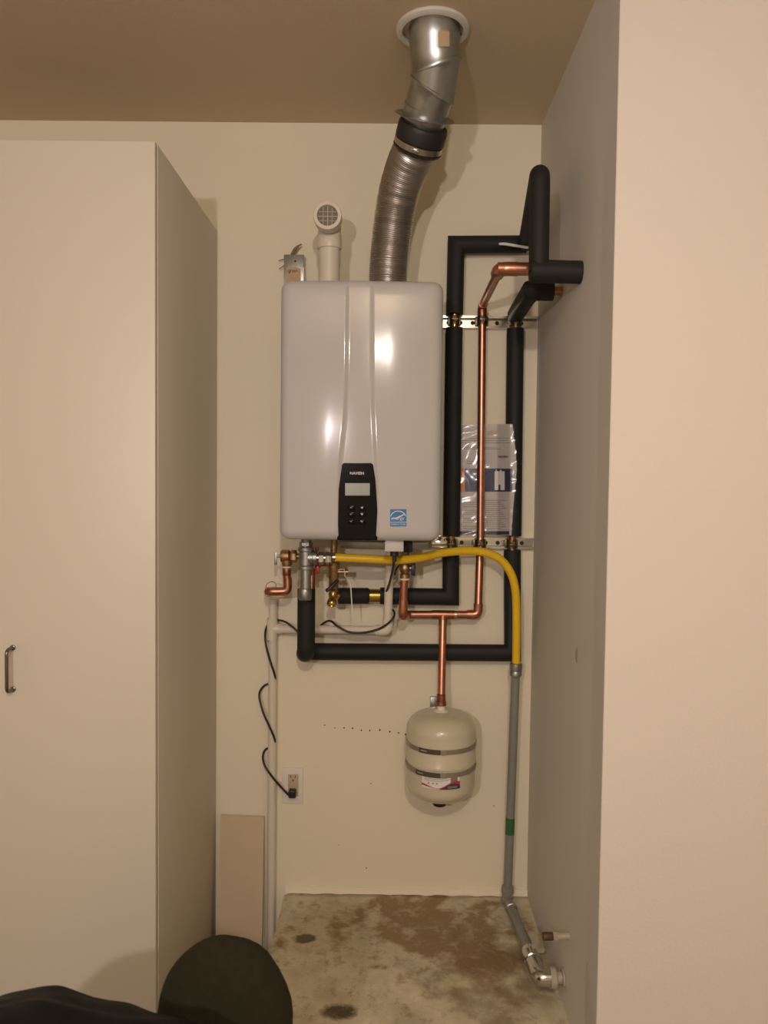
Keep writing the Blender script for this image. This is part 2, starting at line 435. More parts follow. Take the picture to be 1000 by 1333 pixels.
# control panel with display, keys and maker's lettering
def fp(px, py, off=0): q = W(px, py, HY); return Vector((q.x, yf(q.x)+off, q.z))
out = [(447, 601), (484, 601), (487.5, 604), (490, 640), (491.5, 665), (491.3, 703.4), (439, 703.2), (439.3, 665), (440.5, 640), (443.5, 604)]
bm = prism(B(), [fp(x, y, .0022) for x, y in out], (0, .02, 0))
bmesh.ops.bevel(bm, geom=[e for e in bm.edges if all(abs(v.co.y-yf(v.co.x)-.0022) < .002 for v in e.verts)], offset=.004, segments=3, affect='EDGES')
pan = obj('control_panel', bm, M['black_gloss'], wh, label='glossy black control panel')
pf = min(yf(fp(x, 640).x) for x in (450, 465, 480))+.0022
def fl(px, py, off): q = W(px, py, HY); return Vector((q.x, pf+off, q.z))
def rect(bm, x0, y0, x1, y1, off, th=.001):
    return prism(bm, [fl(x0, y0, off), fl(x1, y0, off), fl(x1, y1, off), fl(x0, y1, off)], (0, th, 0))
obj('display', rect(B(), 449.5, 629, 481.5, 645, -.0012, .003), M['lcd'], pan, False, label='grey-green display')
q0 = fl(464.8, 616.2, -.0012)
obj('lettering', text_bm('NAVIEN', .0105, lambda u, v: Vector((q0.x+u*1.02, q0.y, q0.z+v)), bold=.0002), M['print_white'], pan, False)
for px in (457.5, 471.5):
    for py in (661.5, 670, 679.5):
        c = fl(px, py, 0)
        k = obj('button', box(B(), c-Vector((.010, .0018, .0065)), c+Vector((.010, .004, .0065)), .0015), M['black_gloss'], pan)
        lathe(bm2 := B(), [(.0024 if px > 460 else .0016, 0), (.001, .0008)], c+Vector((0, -.0017, .001)), (0, -1, 0), 8)
        obj('key_mark', bm2, M['print_white'] if px > 460 and py < 675 else M['print_grey'], k)
# efficiency sticker, blue with white arc and script
bm = B(); P = [[fp(508+21.3*i/6, y, -.0008) for i in range(7)] for y in (662.8, 685.3)]
va = [[bm.verts.new(p) for p in r] for r in P]
for k in range(6): bm.faces.new((va[0][k], va[0][k+1], va[1][k+1], va[1][k]))
st = obj('sticker', bm, M['blue'], wh, False, label='blue square sticker with white arc and script')
def band(bm, pts, w, off=-.0014):
    pr = []
    for i, (x, y) in enumerate(pts):
        a, b = pts[max(0, i-1)], pts[min(len(pts)-1, i+1)]; tx, ty = b[0]-a[0], b[1]-a[1]; L_ = math.hypot(tx, ty) or 1
        ww = w(i/(len(pts)-1)) if callable(w) else w
        pr.append((bm.verts.new(fp(x-ty/L_*ww/2, y+tx/L_*ww/2, off)), bm.verts.new(fp(x+ty/L_*ww/2, y-tx/L_*ww/2, off))))
    for (a, b), (c, d) in zip(pr, pr[1:]): bm.faces.new((a, b, d, c))
    return bm
bm = band(B(), [(518.5-9.8*math.cos(t*PI/16), 673.5-8.3*math.sin(t*PI/16)) for t in range(1, 16)], 1.0)
band(bm, [(509.5, 675.2), (513, 674), (516, 674.6), (519, 673), (522.5, 671.5), (525, 670), (527.8, 669.5)], lambda t: .7+1.1*math.sin(t*PI))
band(bm, [(508.2, 679.6), (529, 679.8)], .7)
obj('arc_mark', bm, M['print_white'], st, False)
def onfp(px, py):
    c = fp(px, py); return lambda u, v: Vector((c.x+u, yf(c.x+u)-.0014, c.z+v))
obj('lettering', text_bm('energy', .013, onfp(517.5, 674.6), .25), M['print_white'], st, False)
obj('lettering', text_bm('ENERGY STAR', .0062, onfp(518.7, 682.6)), M['print_white'], st, False)
# underside fittings
obj('wall_bracket', box(B(), W(444, 712.5, -.012), W(558, 706, -.036), .001), M['galv'], wh)
q = W(513, 705, -.3)
obj('terminal_box', box(B(), W(501, 718, -.312), W(525, 699, -.24), .002), M['white_plastic'], wh)
obj('cable_gland', lathe(B(), [(.012, 0), (.012, .012), (.006, .016), (.006, .03)], W(513.5, 717.5, -.27), (0, 0, -1), 16), M['black_plastic'], wh)
obj('connector', box(box(B(), W(525, 719, -.2), W(537, 704, -.17), .002), W(533, 706, -.15), W(536, 712, -.13)), M['black_plastic'], wh)

# ------------------------------------------------------------------ vent: flexible duct, coupling, galvanised elbow, ceiling collar
vp = [(505, 376, -.19), (506, 350, -.195), (509, 315, -.205), (514.5, 275, -.23), (523, 238, -.27), (534.5, 207, -.315), (545, 186, -.352)]
pts = spline([W(*p) for p in vp], 24); pp = []; rr = []
acc = 0
for i, p in enumerate(pts):
    if i: acc += (pts[i]-pts[i-1]).length
    pp.append(p)
# resample evenly then corrugate
Ls = [0]
for a, b in zip(pp, pp[1:]): Ls.append(Ls[-1]+(b-a).length)
def at_len(s):
    for i in range(1, len(Ls)):
        if Ls[i] >= s: t = (s-Ls[i-1])/(Ls[i]-Ls[i-1]); return pp[i-1].lerp(pp[i], t)
    return pp[-1]
tot = Ls[-1]; ribs = 70; P2 = []; R2 = []
for k in range(ribs*4+1):
    s = tot*k/(ribs*4)*.9999; P2.append(at_len(s)); R2.append(.0535+.004*k/(ribs*4)+.0017*(0, 1, .35, -.9)[k % 4]*(1+.5*noise.noise(Vector((k*.09, 0, 0))))+.0008*noise.noise(Vector((k*.05, 4, 0))))
fd = thing('flexible_vent_duct', 'ribbed flexible aluminium duct rising from the heater top', 'duct', W(505, 362, -.19))
obj('corrugated_hose', tube(B(), P2, R2, 40), M['alu'], fd)
d1 = (W(551.5, 164, -.385)-W(542.5, 196, -.345)).normalized(); c0 = W(542.5, 196, -.345)
obj('rubber_coupling', lathe(B(), [(.055, 0), (.064, .002), (.066, .006), (.0625, .009), (.0625, .027), (.066, .030), (.066, .060), (.063, .068), (.05, .070)], c0, d1, 40), M['rubber'], fd)
cl = obj('clamp_band', lathe(B(), [(.0625, .0105), (.0655, .011), (.0655, .0255), (.0625, .026)], c0, d1, 40, True), M['band'], fd, label='steel hose clamp band')
u = d1.cross(Vector((0, 1, 0))).normalized(); n_ = d1.cross(u)
n_ = n_ if n_.y < 0 else -n_
qm = Matrix((u, n_, d1)).transposed()
cc = c0+d1*.018+n_*.0665-u*.004
obj('clamp_screw', box(B(), cc-Vector((.011, .004, .005)), cc+Vector((.011, .004, .005)), .002, 2, qm), M['steel'], cl)
gv = thing('galvanised_vent_pipe', 'galvanised steel adjustable vent elbow below the ceiling', 'vent pipe', W(564, 20, -.55))
gp = [W(550, 170, -.375), W(553.5, 150, -.40), W(563, 117, -.44), W(567, 87, -.468), W(565.5, 24, -.505)]
def cutring(c, ax, nrm, r, seg=40):
    ax = ax.normalized(); a = Vector((0, -1, 0)); u = (a-ax*a.dot(ax)).normalized(); v = ax.cross(u); o = []
    for k in range(seg):
        p = (u*math.cos(2*PI*k/seg)+v*math.sin(2*PI*k/seg))*r
        o.append(c+p-ax*(p.dot(nrm)/ax.dot(nrm)))
    return o
def gore(c0, n0, c1, n1, r0, r1):
    bm = B(); ax = c1-c0; L_ = ax.length; rings = []
    for t, dr in ((0, -.002), (0.001, .002), (.05, .002), (.08, 0), (.35, 0), (.65, 0), (.92, 0), (.95, .002), (.999, .002), (1, -.002)):
        n = n0.lerp(n1, t).normalized(); rings.append([bm.verts.new(p) for p in cutring(c0+ax*t, ax, n, r0+(r1-r0)*t+dr)])
    for A, C in zip(rings, rings[1:]):
        for k in range(len(A)): bm.faces.new((A[k], A[(k+1) % len(A)], C[(k+1) % len(A)], C[k]))
    return bm
tl = lambda i, dx, dy=0, dz=0: ((gp[min(i+1, 4)]-gp[max(i-1, 0)]).normalized()+Vector((dx, dy, dz))).normalized()
nr = [tl(0, 0), tl(1, .0), tl(2, .36, .1), tl(3, -.30, .05), tl(4, 0)]
for (i, r0, r1) in ((1, .0565, .0575), (2, .0578, .0585), (3, .0600, .0645)):
    obj('pipe_section', gore(gp[i], nr[i], gp[i+1], nr[i+1], r0, r1), M['galv'], gv)
d2 = (gp[1]-gp[0]).normalized()
obj('starter_collar', lathe(B(), [(.048, -.010), (.051, -.004), (.0535, .0), (.0535, .018), (.0555, .022), (.0565, .034), (.0575, .044), (.057, .062), (.05, .064)], gp[0], d2, 40), M['galv'], gv)
vw = (gp[1]-CAM).normalized(); fdir = (d2-vw*d2.dot(vw)).normalized()
fdir = (fdir-vw*.16).normalized()
obj('flange', lathe(B(), [(.050, -.0012), (.0765, -.0012), (.078, 0), (.0765, .0012), (.050, .0012)], gp[0]+d2*.034, fdir, 44, True), M['galv'], gv)
bm = B(); axn = (gp[4]-gp[3]).normalized(); grid = []
fr_ = (Vector((0, -1, 0))-axn*axn.dot(Vector((0, -1, 0)))).normalized(); sd = fr_.cross(axn); sd = sd if sd.x > 0 else -sd
for k in range(6):
    th_ = .06+.42*k/5
    grid.append([bm.verts.new(gp[3]+axn*h_+(fr_*math.cos(th_)+sd*math.sin(th_))*(.0645+.0045*(h_/.16))) for h_ in (.034, .066)])
for A, C in zip(grid, grid[1:]): bm.faces.new((A[0], A[1], C[1], C[0]))
obj('paper_label', bm, M['card'], gv, False, label='small tan paper label')
cc = GP(563.5, 36, ZC)
tag(obj('ceiling_collar', lathe(B(), [(.074, .0), (.087, 0), (.0895, -.003), (.089, -.009), (.083, -.013), (.076, -.014), (.0735, -.011)], cc, (0, 0, 1), 56, True), M['white_plastic'], None, org=cc), 'round cream trim ring around the vent pipe at the ceiling', 'trim ring')

# ------------------------------------------------------------------ pvc air intake on the heater top
YI = -.17; b0 = W(428.5, 370, YI); tz = W(428, 281, YI-.06).z
bx = b0.x
ai = thing('air_intake_pipe', 'short white pvc intake pipe with a screened elbow, on the heater', 'pipe', (bx, YI, HZ1))
obj('pipe', tube(B(), [(bx, YI, HZ1-.03), (bx, YI, tz-.03)], .0305, 32), M['pvc'], ai)
zc = W(424, 281, YI-.075).z
z1 = W(428, 325, YI).z
obj('elbow', tube(lathe(B(), [(.030, 0), (.0345, .001), (.0352, .004), (.0352, .040), (.033, .043), (.030, .043)], (bx, YI, z1), (0, 0, 1), 36),
                  fillet([(bx, YI, z1+.01), (bx, YI, zc), (bx, YI-.05, zc)], .036, 10), .0335, 36), M['pvc'], ai)
obj('elbow_mouth', lathe(B(), [(.033, 0), (.0392, .001), (.0398, .004), (.0398, .036), (.0385, .039), (.0295, .039), (.0285, .036), (.0285, .02), (.0, .02)], (bx, YI-.042, zc), (0, -1, 0), 40), M['pvc'], ai)
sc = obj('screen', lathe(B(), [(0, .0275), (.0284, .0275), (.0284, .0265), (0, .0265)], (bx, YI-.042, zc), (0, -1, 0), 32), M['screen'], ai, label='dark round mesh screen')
bm = B()
for k in (-1, 0, 1):
    o = k*.0125; hl = math.sqrt(.028**2-o*o)
    rr_ = .0009 if k else .0013
    tube(bm, [(bx+o, YI-.0705, zc-hl), (bx+o, YI-.0705, zc+hl)], rr_, 6); tube(bm, [(bx-hl, YI-.0712, zc+o), (bx+hl, YI-.0712, zc+o)], rr_, 6)
obj('mesh_wires', bm, M['wire'], sc)

# electrical box behind the heater top
jb = thing('electrical_box', 'small galvanised electrical box with stub of cable, behind the heater top', 'electrical box', W(384, 365, -.02))
lo, hi = W(371.5, 385, 0), W(397.5, 336, 0)
obj('box_body', box(B(), (lo.x, -.038, lo.z), (hi.x, -.001, hi.z), .002), M['galv'], jb)
obj('blank_cover', prism(B(), [W(372.5, 385, -.0385), W(390.5, 385, -.0385), W(391.5, 350, -.0385), W(384, 347.5, -.0385), W(373, 347, -.0385)], (0, -.002, 0)), M['card'], jb, False, label='brown card cover with scribble')
sp_ = [(374.5, 354), (376.5, 351.5), (378, 354), (376, 355.5), (379, 351), (381.5, 354), (383, 351.5), (384, 354.5), (386, 351.5), (387.5, 354)]
obj('scribble', tube(B(), spline([W(x, y, -.0412) for x, y in sp_], 4), .0007, 5), M['hole'], jb)
bm = B()
for i in range(2): box(bm, W(391+i*3.3, 385, -.0405), W(392.6+i*3.3, 348.5, -.038))
obj('cover_rim', bm, M['steel'], jb, False)
obj('cloth_cable', tube(B(), spline([W(377.5, 338, -.02), W(380, 332, -.025), W(384, 325, -.03), (W(388, 320.5, -.03)), W(392.5, 318, -.028)], 6), [.0042]*7+[.0052]*4+[.0055]*4+[.004]*4+[.0025]*6, 10), M['cable_brown'], jb)
obj('screw', lathe(B(), [(.003, 0), (.002, .0015)], W(384.5, 340, -.038), (0, -1, 0), 10), M['hole'], jb)
for q in ([(371, 344.5, -.012), (366.5, 348, -.018), (363.5, 350, -.02)], [(372, 337, -.01), (368, 337.5, -.014), (362.5, 339.5, -.016)]):
    obj('wire', tube(B(), spline([W(*p) for p in q], 4), .0012, 6), M['cable_brown'], jb)

# ------------------------------------------------------------------ strut channels and pipe clamps
YP, RC, RI = -.042, .0120, .0262
def strut(ya, yb, x0, x1, label, clamps):
    zt, zb = W(640, ya, -.022).z, W(640, yb, -.022).z; D, t, lip = .0218, .0022, .0075
    zm = (zt+zb)/2; roll_z = 0
    s = thing('strut_channel', label, 'strut', ((x0+x1)/2, 0, zb), 'horizontal strut channels on the back wall')
    prof = [(0, zb), (-D, zb), (-D, zb+lip), (-D+t, zb+lip), (-D+t, zb+t), (-t, zb+t), (-t, zt-t), (-D+t, zt-t), (-D+t, zt-lip), (-D, zt-lip), (-D, zt), (0, zt)]
    ch_ = obj('channel', prism(B(), [(x0, y-.0005, z) for y, z in prof], (x1-x0, 0, 0)), M['strut'], s, False)
    x = x0+.02
    while x < x1-.02:
        obj('slot', lathe(B(), [(.0065, 0), (.006, .0006)], (x, -t-.0006, zm), (0, -1, 0), 14), M['hole'], ch_); x += .038
    for px in clamps:
        c = W(px, (ya+yb)/2, YP); bm = B()
        arc = [Vector((c.x+math.cos(a)*.0128, YP-math.sin(a)*.0128, zm)) for a in [PI*k/10 for k in range(-2, 13)]]
        P_ = arc
        for A, C in zip(P_, P_[1:]):
            n0 = (A-Vector((c.x, YP, zm))).normalized(); n1 = (C-Vector((c.x, YP, zm))).normalized()
            va = [bm.verts.new(v+Vector((0, 0, s_*.0135))) for v in (A, C, C+n1*.0022, A+n0*.0022) for s_ in (-1, 1)]
            for f in ((0, 1, 3, 2), (4, 6, 7, 5), (0, 2, 6, 4), (1, 5, 7, 3), (0, 4, 5, 1), (2, 3, 7, 6)):
                try: bm.faces.new([va[i] for i in f])
                except ValueError: pass
        for sg in (-1, 1):
            box(bm, (c.x+sg*.0165-.0035, -D-.012, zm-.0135), (c.x+sg*.0165+.0035, -.004, zm+.0135), .001)
        box(bm, (c.x-.004, YP-.024, zm-.009), (c.x-.0015, YP-.012, zm+.009), .0006); box(bm, (c.x+.0015, YP-.024, zm-.009), (c.x+.004, YP-.012, zm+.009), .0006)
        k = obj('pipe_clamp', bm, M['zinc'], s, label='yellowish zinc pipe clamp')
        hexa(b2 := B(), (c.x-.009, YP-.019, zm), (1, 0, 0), .0048, .018); obj('bolt', b2, M['zinc'], k)
    return s
strut(411, 427, W(560, 419, -.02).x, XR-.003, 'upper steel strut channel crossing behind the pipes near the heater top', (592, 628, 672))
strut(700, 714.5, W(562, 706, -.02).x, XR-.003, 'lower steel strut channel crossing behind the pipes at the heater bottom', (587.5, 625, 666.5))
wb = thing('corner_bracket', 'small bright angle bracket with bolt beside the heater lower right corner', 'bracket', W(580, 712, -.04))
obj('plate', box(box(B(), W(562, 712, -.05), W(582.5, 704, -.046), .0006), W(570, 713, -.05), W(582, 711, -.025), .0006), M['strut'], wb)
bm = hexa(B(), W(575.5, 703.5, -.05), (0, -1, 0), .006, .006); tube(bm, [W(573.5, 697, -.045), W(573.5, 707, -.045)], .004, 8); box(bm, W(570, 699, -.052), W(576.5, 697, -.04), .0006)
obj('bolt', bm, M['steel'], wb)

# ------------------------------------------------------------------ insulated hot pipe (left) with hump into the right wall
def sleeve(parent, pts, r, fil=None, seg=24, name='foam_sleeve'):
    return obj(name, tube(B(), fillet(pts, fil) if fil else pts, r, seg), M['foam'], parent)
hp = thing('insulated_pipe', 'black foam pipe rising beside the heater and humping over into the right wall', 'pipe', W(590, 776, -.06), 'black foam insulated pipes')
a0, a1_, a2 = W(432, 775.5, -.085), W(479, 775.5, -.048), W(495, 775.5, -.042)
c1 = W(587, 777, YP)
y7, y6 = W(587, 716, YP), W(588, 697.5, YP)
y4, y3 = W(591.5, 427, YP), W(592, 409, YP)
c2 = W(594, 318.5, YP); c3 = W(685, 318, YP)
XV = W(703.5, 226, -.54)
c4 = Vector((XV.x, -.538, c3.z+.022)); c5 = Vector((XV.x+.001, -.538, W(704, 353, -.538).z)); c6 = Vector((XR-.0005, -.538, c5.z-.002))
obj('pipe', tube(B(), fillet([W(438, 775.5, -.083), a2, c1, y7, y3, c2, c3, c4, c5, c6+Vector((.05, 0, 0))], .02), RC, 14), M['brass'], hp, label='bright brass-coloured pipe showing in gaps')
sleeve(hp, [W(441, 775.5, -.072), a1_], RI-.0015); sleeve(hp, [a2, c1, y7], RI)
sleeve(hp, [y6, y4], RI); sleeve(hp, [y3, c2, c3], RI)
sleeve(hp, [c3+Vector((-.012, -.002, 0)), c3+Vector((-.002, -.014, 0)), c4, c5], RI-.002, .03)
sleeve(hp, [c5+Vector((-.02, 0, .0)), c6], RI+.001)
obj('coupling', tube(B(), [a1_+Vector((-.012, 0, 0)), a2+Vector((.012, 0, 0))], .0215, 28), M['brass'], hp, label='bright brass coupling')
obj('white_strip', tube(B(), [W(650, 317.5, YP-.036), W(657, 317.5, YP-.042), W(688, 322.5, YP-.062)], [.0035, .0045, .0038], 8), M['print_white'], hp, label='thin white strip along the foam')

# ------------------------------------------------------------------ insulated return pipe (right and bottom loop)
rp = thing('insulated_pipe', 'black foam pipe looping below the heater and up beside the right corner', 'pipe', W(530, 848, -.06), 'black foam insulated pipes')
YV = -.15
v0, v1 = W(399, 766.5, YV), W(398.5, 848, YV)
h0, h1 = W(398.5, 846, -.05), W(667.5, 850, YP)
u7, u6 = W(667, 716, YP), W(668, 697.5, YP); u4, u3 = W(671, 428, YP), W(672, 406, YP)
dq = 2.42-.33; k1 = W(691, 378.5, -.33); k1 = Vector((k1.x, -.33, k1.z)); k2 = Vector((W(720, 379, -.33).x, -.33, k1.z))
u3b = Vector((u3.x, YP, k1.z-.001))
obj('pipe', tube(B(), fillet([W(406, 740, YV+.02), W(405, 766, YV+.01), v1+Vector((0, 0, .03)), v1, h0, h1, u7, u3b, Vector((u3b.x+.02, -.33, k1.z)), Vector((XR+.05, -.33, k1.z))], .015), RC, 14), M['copper_dark'], rp, label='tarnished copper pipe')
sleeve(rp, [v0, v1+Vector((0, 0, -.002)), h0+Vector((0, -.03, -.004))], RI+.0005, .022)
sleeve(rp, [W(400, 848, -.05), h1, u7], RI)
sleeve(rp, [u6, u4], RI)
sleeve(rp, [u3+Vector((0, 0, -.004)), u3b, Vector((k1.x, -.33, k1.z)), k2], RI, None)

# ------------------------------------------------------------------ copper cold pipe
cp = thing('copper_pipe', 'bare copper cold water pipe running between the insulated pipes down to the expansion tank', 'pipe', W(625, 800, -.06))
e1 = W(651, 350, -.45); e2 = Vector((W(628, 404, YP).x, YP, e1.z))
t1 = W(622.5, 800, -.075); t2 = W(577, 800, -.08); t3 = W(530, 800, -.085); t4 = W(524.5, 801, -.155); t5 = W(526.5, 752, -.155)
obj('riser', tube(B(), fillet([e1, e2, W(625.5, 700, YP), t1, W(575, 800, -.08)], .02), RC, 18), M['copper'], cp)
obj('wall_run', tube(B(), [e1+Vector((-.006, 0, 0)), e1+Vector((.02, 0, 0)), Vector((XR+.04, -.45, e1.z+.001))], .0165, 18), M['copper'], cp)
obj('elbow_fitting', tube(B(), fillet([e1+Vector((0, .045, 0)), e1, e1+Vector((.045, 0, 0))], .022), .0178, 18), M['copper'], cp)
obj('elbow_fitting', tube(B(), fillet([e2+Vector((0, -.03, 0)), e2, e2+Vector((0, 0, -.035))], .014), .0143, 18), M['copper_dark'], cp)
obj('elbow_fitting', tube(B(), fillet([t1+Vector((0, 0, .034)), t1, t1+Vector((-.034, 0, 0))], .022), .0143, 18), M['copper'], cp)
obj('cross_run', tube(B(), fillet([t2, t3, t4, t5], .018), RC, 18), M['copper'], cp)
obj('elbow_fitting', tube(B(), fillet([t4+(t3-t4)*.75, t4+Vector((0, 0, -.002)), t4+Vector((.001, 0, .042))], .016), .0135, 18), M['copper'], cp)
bm = tube(B(), [t2+Vector((-.034, 0, 0)), t2+Vector((.034, 0, 0))], .0135, 18); tube(bm, [t2, t2+Vector((-.001, -.004, -.034))], .0135, 18)
tc_ = obj('tee_fitting', bm, M['copper_dark'], cp)
obj('solder_ring', tube(B(), [t2+Vector((.034, 0, 0)), t2+Vector((.041, 0, 0))], .0125, 18), M['steel'], tc_)
TKX, TKY, TKR = W(574, 985, -.14).x, -.135, .1045
tt = W(574.5, 917, TKY)
obj('tank_drop', tube(B(), [t2, Vector((tt.x, TKY, tt.z))], RC, 18), M['copper'], cp)
obj('end_fitting', lathe(B(), [(.0118, .032), (.0135, .03), (.0135, .012), (.0155, .010), (.016, -.002), (.012, -.004)], (tt.x, TKY, tt.z), (-.004, .02, 1), 20), M['copper_dark'], cp)
# cold inlet valve under the heater
cv = thing('cold_valve', 'small bronze valve with a dark blue handle above the copper pipe, under the heater', 'valve', W(527, 752, -.155))
q = W(527, 752, -.155)
obj('valve_body', lathe(lathe(B(), [(.012, -.006), (.0145, -.004), (.0145, .010), (.012, .013), (.0135, .018), (.0165, .022), (.0165, .034), (.013, .04), (.012, .06), (.012, .12)], q, (0, 0, 1), 20), [(.008, 0), (.008, .022), (.006, .024)], q+Vector((.008, -.002, .029)), (1, 0, 0), 12), M['bronze'], cv)
obj('thread_tape', lathe(B(), [(.0135, -.007), (.0152, -.006), (.0152, -.002), (.0135, -.001)], q, (0, 0, 1), 18), M['teflon'], cv)
bm = box(B(), W(534.5, 737, -.165), W(540.5, 731.5, -.15), .002); box(bm, W(535.5, 749.5, -.170), W(540.5, 735, -.158), .003)
obj('handle', bm, M['blue_plastic'], cv, label='dark blue plastic handle')
tag(obj('sensor_cable', tube(B(), spline([W(536, 731.5, -.16), W(529, 731.5, -.185), W(521, 735, -.19), W(515.5, 742, -.175), W(514, 748, -.15)], 8), .0025, 8), M['black_plastic'], None, org=W(525, 735, -.18)), 'thin black cable looping over the blue-handled valve', 'cable')

# ------------------------------------------------------------------ relief valve with copper discharge
rv = thing('relief_valve', 'cast bronze relief valve with copper elbow tail, left below the heater', 'valve', W(375, 765, -.14))
q = W(373.5, 724, -.14)
bm = lathe(B(), [(.006, -.020), (.0175, -.018), (.0195, -.012), (.0195, .006), (.016, .010), (.011, .012)], q, (1, 0, 0), 14)
hexa(bm, q+Vector((.012, 0, 0)), (1, 0, 0), .019, .018); lathe(bm, [(.0085, 0), (.0085, .012)], q+Vector((.028, 0, 0)), (1, 0, 0), 14)
lathe(bm, [(.016, -.012), (.0155, -.024), (.0135, -.030), (.0135, -.04), (.010, -.042)], q, (0, 0, 1), 18)
obj('valve_body', bm, M['bronze'], rv)
bm = box(B(), W(357, 735.5, -.143), W(361, 719, -.137), .001); tube(bm, [W(360, 724, -.14), W(366, 724, -.14)], .004, 10)
obj('lever', bm, M['iron'], rv, label='grey test lever')
qq = W(373.5, 738, -.14)
obj('thread_tape', lathe(B(), [(.0118, .003), (.0138, .002), (.0138, -.002), (.0118, -.003)], qq, (0, 0, 1), 18), M['teflon'], rv)
obj('copper_adapter', lathe(B(), [(.0125, 0), (.0132, -.003), (.0132, -.02), (.0118, -.023)], qq+Vector((0, 0, -.003)), (0, 0, 1), 18), M['copper_dark'], rv)
pth = fillet([qq+Vector((0, 0, -.02)), W(375, 769.5, -.14), W(352, 770, -.14), W(349, 770, -.115), W(349, 772, -.05)], .02)
obj('discharge_tube', tube(B(), pth, RC, 18), M['copper'], rv)
obj('elbow_fitting', tube(B(), fillet([W(374.5, 752, -.14), W(375, 769.5, -.14), W(361, 770, -.14)], .022), .0132, 18), M['copper'], rv)
obj('elbow_fitting', tube(B(), fillet([W(361, 770, -.14), W(350, 770, -.14), W(349.5, 770, -.105)], .016), .0135, 18), M['copper'], rv)
obj('wire_loop', tube(B(), spline([W(346, 766, -.11), W(347, 761, -.11), W(351, 758, -.105), W(355, 757.2, -.1), W(359, 760, -.1), W(359.5, 765, -.11)], 6), .0012, 6), M['cable_brown'], rv)

# ------------------------------------------------------------------ gas inlet fittings and drip leg
gi = thing('gas_fitting', 'galvanised pipe tee and drip leg under the heater left end', 'pipe fitting', W(398, 780, -.205))
YG = -.205; g0 = W(398.3, 726, YG)
bm = B(); lathe(bm, [(.0210, -.034), (.0235, -.032), (.0235, -.024), (.0200, -.021), (.0200, .018), (.0235, .021), (.0235, .030), (.0210, .032)], g0, (0, 0, 1), 28)
lathe(bm, [(.0190, .0), (.0190, .020), (.0215, .022), (.0215, .032), (.0195, .033)], g0, (1, 0, 0), 24)
obj('tee', bm, M['iron'], gi)
obj('top_nipple', lathe(hexa(B(), g0+Vector((0, 0, .034)), (0, 0, 1), .0195, .012), [(.0150, .02), (.0150, .038), (.015, HZ0-g0.z)], g0, (0, 0, 1), 20), M['iron'], gi)
zb = W(397, 768, YG).z
obj('drip_leg', lathe(B(), [(.0158, -.03), (.0158, zb-g0.z)], g0, (0, 0, 1), 22), M['galv'], gi)
obj('cap', lathe(B(), [(.0165, .006), (.0180, .004), (.0195, .0), (.0195, -.024), (.017, -.029), (0, -.030)], W(397.3, 768, YG), (0, 0, 1), 24), M['iron'], gi)
bm = lathe(B(), [(.0135, .03), (.0135, .042)], g0, (1, 0, 0), 18); hexa(bm, g0+Vector((.037, 0, -.001)), (1, 0, 0), .0185, .016); lathe(bm, [(.0135, .05), (.0135, .058)], g0, (1, 0, 0), 18); hexa(bm, g0+Vector((.057, 0, -.002)), (1, 0, 0), .0185, .018)
obj('flare_nut', bm, M['steel'], gi)
gh = thing('gas_hose', 'yellow coated flexible gas hose arching from the heater to the grey pipe', 'hose', W(672, 862, -.1))
hpath = [(434, 725.5, YG), (470, 727, -.205), (515, 729, -.195), (545, 726.5, -.175), (575, 720, -.145), (605, 717.2, -.122), (630, 719, -.112), (650, 727, -.108), (663.5, 743, -.106), (670.5, 765, -.105), (672.5, 800, -.1), (672, 866, -.098)]
obj('hose', tube(B(), spline([W(*p) for p in hpath], 10), .0124, 20), M['yellow'], gh)
obj('end_ferrule', lathe(B(), [(.012, 0), (.0138, .001), (.0138, .008), (.012, .009)], W(433, 725.5, YG), (1, 0, 0), 20), M['steel'], gh)

# ------------------------------------------------------------------ hot outlet valve
hv = thing('hot_valve', 'tarnished bronze service valve with brass drain outlet, red and black handles, under the heater', 'valve', W(435, 780, -.15))
q = W(434.5, 745, -.135)
bm = lathe(B(), [(.011, .10), (.011, .05), (.0105, .045), (.0105, .034), (.017, .032), (.0185, .026), (.0185, .015), (.0165, .010), (.0165, -.016), (.015, -.02), (.014, -.042), (.0125, -.045), (.0125, -.075), (.009, -.078)], q, (0, 0, 1), 22)
lathe(bm, [(.006, 0), (.006, .022), (.0075, .023), (.0075, .032)], q+Vector((.012, -.004, .002)), (1, 0, 0), 14)
obj('valve_body', bm, M['bronze'], hv)
qd = W(434, 772, -.15)
bm = lathe(B(), [(.010, 0), (.0135, .004), (.0135, .016), (.0112, .019), (.0112, .03), (.0138, .033), (.0145, .04), (.0145, .047), (.0125, .05), (.0085, .05), (.0065, .045), (0, .04)], qd+Vector((0, .01, .006)), (-.05, -.42, -.55), 22)
obj('drain_outlet', bm, M['brass'], hv, label='bright brass drain outlet')
bm = tube(B(), [W(424.5, 769, -.185), W(428, 767.5, -.187), W(438.5, 757, -.175), W(440.5, 755, -.172)], [.005, .006, .006, .004], 10)
lathe(bm, [(.006, 0), (.006, .02)], W(433, 763, -.18), (0, 1, 0), 10)
obj('drain_handle', bm, M['black_plastic'], hv, label='black lever handle')
bm = box(B(), W(409.8, 739.5, -.17), W(418, 731, -.158), .003); box(bm, W(411.2, 747.5, -.172), W(416.2, 736, -.162), .002);
obj('red_knob', box(B(), W(410, 718, -.17), W(415, 712, -.16), .002), M['red_plastic'], hv, label='small red plastic knob')
lathe(bm, [(.005, 0), (.005, .04)], W(415, 735, -.163), (1, .35, 0), 10)
obj('handle', bm, M['red_plastic'], hv, label='red plastic handle')
bm = tube(B(), [W(440, 742, -.145), W(448, 741, -.15), W(449, 746, -.15), W(448.8, 750, -.15)], .0012, 6)
